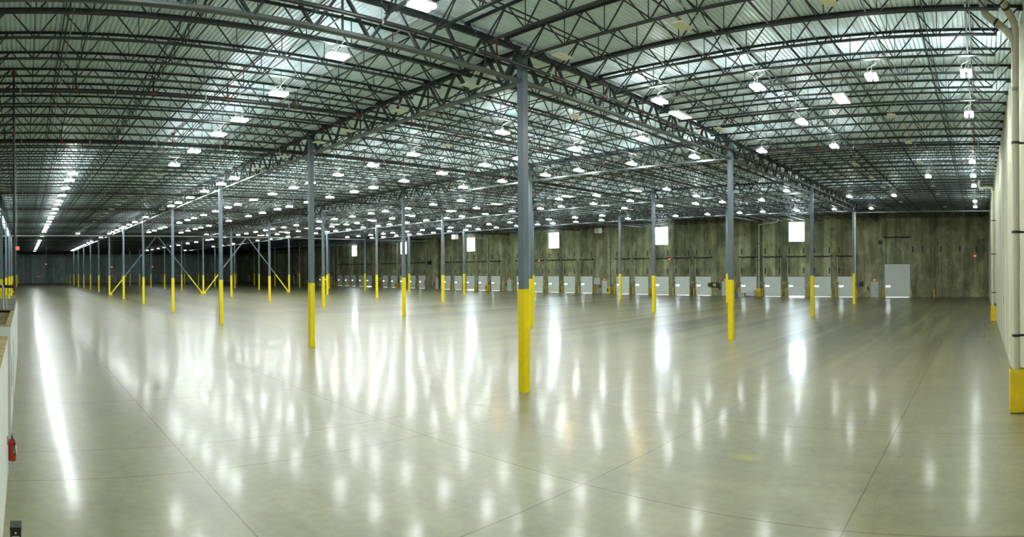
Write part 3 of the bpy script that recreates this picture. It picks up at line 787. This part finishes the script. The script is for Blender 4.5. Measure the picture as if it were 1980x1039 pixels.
o = thing('monitor_box', 'black box mounted behind the last aisle column', 'box', (12.95, 66.0, 1.95))
MB().box(-.28, .28, -.08, .08, 0, .56).bar((.28,0,.3),(.73,0,.3),.05,.05).build('case', BLACK, o); MB().box(-.27,-.23,-.09,-.08,.05,.5).build('bezel_strip', GALV, o)
o = thing('wall_fan', 'round black fan above the tall door corner', 'fan', (13.5, YW, 7.2))
MB().tube([(0,-.3,.3),(0,-.05,.3)], .27, 16).box(-.04,.04,-.1,0,-.0,.6).build('cage', BLACK, o)
for x, y, z, l in ((55.0, 76, 9.6, 'near the second drain pipe'), (77, 66.0, 9.2, 'behind the third row')):
    o = thing('unit_heater', 'boxy pale unit heater hanging from the roof '+l, 'heater', (x, y, z), 'hanging unit heaters')
    MB().box(-.45,.45,-.35,.35,0,.75).build('cabinet', WHITEP, o); MB().box(-.38,.38,-.37,-.35,.08,.66).build('louvre', GALV, o)
    for a in (-.4, .4): MB().tube([(a,0,.75),(a,0,11.3-z)], .01, 4).build('hanger', GALV, o)
tag(MB().box(-.5,.5,-.4,0,0,.8).build('wall_heater', BLACK, loc=(104.3, YW, 5.3)), 'black box heater high on the dock wall', 'heater')
for x, l in ((103.2,'left'),(104.9,'middle'),(106.0,'right')):
    tag(MB().box(-.22,.22,-.2,0,0,1.1).build('electrical_panel', GALV, loc=(x, YW, .7)), 'grey electrical cabinet on the dock wall, %s of three' % l, 'cabinet', 'electrical cabinets')

# clutter at the dock wall
def lump(name, lab, cat, x, y, sx_, sy_, sz, mat, seed):
    rnd = random.Random(seed); g = MB(); nu, nv = 20, 8
    for j in range(nv+1):
        t = j/nv
        for i in range(nu):
            a = 2*pi*i/nu; r = (1-t**2.2)*(1+.25*rnd.uniform(-1,1)*(t < .95))
            g.v.append((x+sx_*r*cos(a), y+sy_*r*sin(a), sz*t*(1+.25*rnd.uniform(-1,1)) if 0 < j else 0))
    for j in range(nv):
        for i in range(nu): g.f.append((j*nu+i, j*nu+(i+1)%nu, (j+1)*nu+(i+1)%nu, (j+1)*nu+i)); g.m.append(0)
    g.f.append(tuple(nv*nu+i for i in range(nu))); g.m.append(0)
    return tag(g.build(name, mat), lab, cat)
lump('plastic_sheeting', 'crumpled black plastic sheeting heap by the dock doors', 'sheeting', 34.9, YD-1.3, .85, .5, .5, BAG, 3)
lump('cardboard_heap', 'flattened grey packing heap beside black sheeting', 'packing', 33.2, YD-1.3, .75, .5, .42, simple('grey_packing', (.22,.25,.24), .6, 0, .4, 6), 5)
lump('blue_bag', 'small blue plastic bag on the black sheeting heap', 'bag', 34.1, YD-1.7, .28, .2, .55, simple('blue_plastic', (.12,.2,.42), .4, 0, .3, 9), 8)
o = thing('wrapped_pallet', 'white plastic-wrapped carton lying on a pallet by dock door', 'pallet', (31.9, YD-1.3, 0))
g = MB()
for a in (-.55, 0, .5): g.box(a, a+.1, -.5, .5, 0, .1)
for k in range(6): g.box(-.6, .6, -.5+.17*k, -.4+.17*k, .1, .13)
g.build('pallet_base', WOOD, o)
MB().quadbox([(-.62,-.5,.13),(.62,-.5,.13),(.62,.5,.13),(-.62,.5,.13),(-.6,-.48,.92),(.6,-.48,.78),(.6,.48,.80),(-.6,.48,.95)]).build('wrapped_carton', WRAP, o)
tag(MB().box(-.5,.5,-.4,.4,0,.5).box(-.52,.52,-.42,.42,.5,.54).build('grey_crate', simple('crate_tan', (.40,.40,.33), .6, 0, .2, 3), loc=(33.05, YD-1.9, 0)), 'low tan crate in front of wrapped carton', 'crate')

# ------------------------------------------------------------------ office at the left
ZO = 2.74
def office(x0, x1, y1, y0, lab, holes, open_top, nm):
    r = thing(nm, lab, 'office', (0,0,0), 'white built-in offices')
    g = MB()
    xs = sorted({x0, x1}|{h[0] for h in holes}|{h[1] for h in holes})
    for a, b in zip(xs, xs[1:]):
        z = 0
        for h in holes:
            if h[0] < (a+b)/2 < h[1]:
                if h[2] > z: g.box(a, b, y1-.12, y1, z, h[2])
                z = h[3]
        g.box(a, b, y1-.12, y1, z, ZO)
    g.box(x0, x0+.12, y0, y1-.12, 0, ZO); g.box(x1-.12, x1, y0, y1-.12, 0, ZO); g.box(x0, x1, y0-.12, y0, 0, ZO)
    g.build('partition', DRY, r)
    MB().box(x0, x1, y1-.13, y1+.004, ZO, ZO+.04).box(x0, x0+.13, y0, y1-.13, ZO, ZO+.04).box(x1-.13, x1, y0, y1-.13, ZO, ZO+.04).build('top_plate', YWOOD, r)
    w = MB(); x = x0+.35
    while x < x1-.3:
        w.box(x, x+.045, y0, y1-.12, ZO-.2, ZO-.01); x += .61
    w.build('ceiling_joists', WOOD, r)
    MB().box(x0+.12, x1-.12, y0, y1-.12, ZO-.24, ZO-.21).build('ceiling_board', DRY, r)
    for h in holes:
        if h[2] > .3: MB().box(h[0], h[1], y1-.07, y1-.06, h[2], h[3]).build('window_pane', simple('dark_glass', (.02,.03,.04), .08, 0, 0), r)
        else: MB().box(h[0]+.02, h[1]-.02, y1-.09, y1-.05, .01, h[3]-.02).build('door_leaf', simple('dark_door', (.05,.07,.09), .4, 0, 0), r)
    a = x0
    MB().box(x0, x1, y1, y1+.012, 0, .10).build('baseboard', WOOD, r)
    return r
office(2.0, 12.3, OY, -9, 'near white drywall office with open timber top', [], True, 'office_room')
o2 = office(14.9, 29.5, OY, -9, 'farther white drywall office with dark door and window', [(15.4, 16.6, .95, 1.9), (18.2, 19.2, 0, 2.06)], True, 'office_room')
MB().box(20.5, 29.4, -8.9, OY-.02, ZO+.04, ZO+.06).build('roof_boards', PLY, o2)
# black riser and pipes above the office
rx = 22.0; ry = -.30-.05
o = thing('fire_riser', 'tall black sprinkler riser with red couplings above the office', 'pipe', (rx, ry, 0))
MB().tube([(0,0,3.42),(0,0,11.3)], .042, 12).build('pipe', BPIPE, o)
MB().tube([(0,0,3.56),(0,-4,3.56)], .05, 12).build('cross_pipe', BPIPE, o)
MB().tube([(0,0,3.40),(0,0,3.72)], .055, 12).tube([(0,0,3.56),(0,-.18,3.56)], .06, 12).tube([(0,0,3.25),(0,0,3.36)], .03, 8).build('red_tee', RUST, o)
for z in (4.42, 9.1): MB().cyl(0, 0, z-.05, z+.05, .062, 10).build('coupling', RUST, o)
MB().cyl(0, 0, 11.2, 11.35, .09, 10).build('top_flange', RUST, o)
MB().tube([(0,0,3.27),(0,0,ZO+.06)], .02, 6).build('stand', GALV, o)
o = tag(MB().tube(sm([(20.6,-.72,ZO+.04),(20.6,-.72,3.3),(20.6,-.72,3.55),(20.6,-.80,3.68),(20.6,-1.0,3.70),(20.6,-1.6,3.70)]), .035, 10).build('vent_pipe', PVC, smooth=True), 'white vent pipe bending over on the office roof', 'pipe')
tag(MB().tube(sm([(21.0,-.61,ZO+.04),(21.0,-.63,3.1),(21.0,-.63,3.2),(21.0,-.58,3.28),(21.0,-.50,3.42)]), .02, 8).build('roof_conduit', PVC), 'thin bent white conduit on the office roof', 'conduit')
# black receptacle near the office wall
o = thing('litter_bin', 'slim black bin with a white label by the office wall', 'bin', (8.0, -.125, 0))
MB().box(-.10, .10, -.072, .072, 0, .735).build('body', BLACK, o)
MB().box(-.11, .11, -.076, .076, .735, .765).build('lid', BLACK, o)
MB().box(-.104, -.10, -.05, .05, .612, .645).build('paper_label', LABELM, o)
MB().tube([(-.108,0,.69),(-.10,0,.69)], .011, 10).build('lock', WHITEP, o)

# ------------------------------------------------------------------ world, camera, view
wd = bpy.data.worlds.new('daylight'); S.world = wd; wd.use_nodes = True
bg = wd.node_tree.nodes['Background']; bg.inputs[0].default_value = (.86,.95,1,1); bg.inputs[1].default_value = 20
wd.cycles.sampling_method = 'NONE'

cd = bpy.data.cameras.new('camera'); cam = bpy.data.objects.new('camera', cd); COL.objects.link(cam); S.camera = cam
cd.type = 'PANO'
cd.clip_start = .05; cd.clip_end = 1000
cyc = cd if hasattr(cd, 'panorama_type') else cd.cycles
cyc.panorama_type = 'CENTRAL_CYLINDRICAL'
hu = 990/F
cyc.central_cylindrical_range_u_min = -hu; cyc.central_cylindrical_range_u_max = hu
cyc.central_cylindrical_range_v_min = -(1039-521.5)/F; cyc.central_cylindrical_range_v_max = 521.5/F
cyc.central_cylindrical_radius = 1.0
phi = (990-46.8)/F
from mathutils import Matrix, Vector
dirv = Vector((-cos(phi), sin(phi), 0))
up = Vector((0,0,1)); right = dirv.cross(up)
roll = .0061
r2 = right*cos(roll)-up*sin(roll); u2 = up*cos(roll)+right*sin(roll)
M = Matrix((( r2.x, u2.x, -dirv.x, 0), (r2.y, u2.y, -dirv.y, 0), (r2.z, u2.z, -dirv.z, CZ), (0,0,0,1)))
cam.matrix_world = M
S.view_settings.view_transform = 'Standard'; S.view_settings.look = 'None'; S.view_settings.gamma = 1; S.view_settings.use_curve_mapping = False
S.view_settings.exposure = 0.58
S.cycles.use_denoising = True
S.cycles.use_adaptive_sampling = True; S.cycles.adaptive_threshold = .03
S.cycles.max_bounces = 5; S.cycles.diffuse_bounces = 4; S.cycles.glossy_bounces = 3; S.cycles.transparent_max_bounces = 6
S.cycles.sample_clamp_indirect = 8
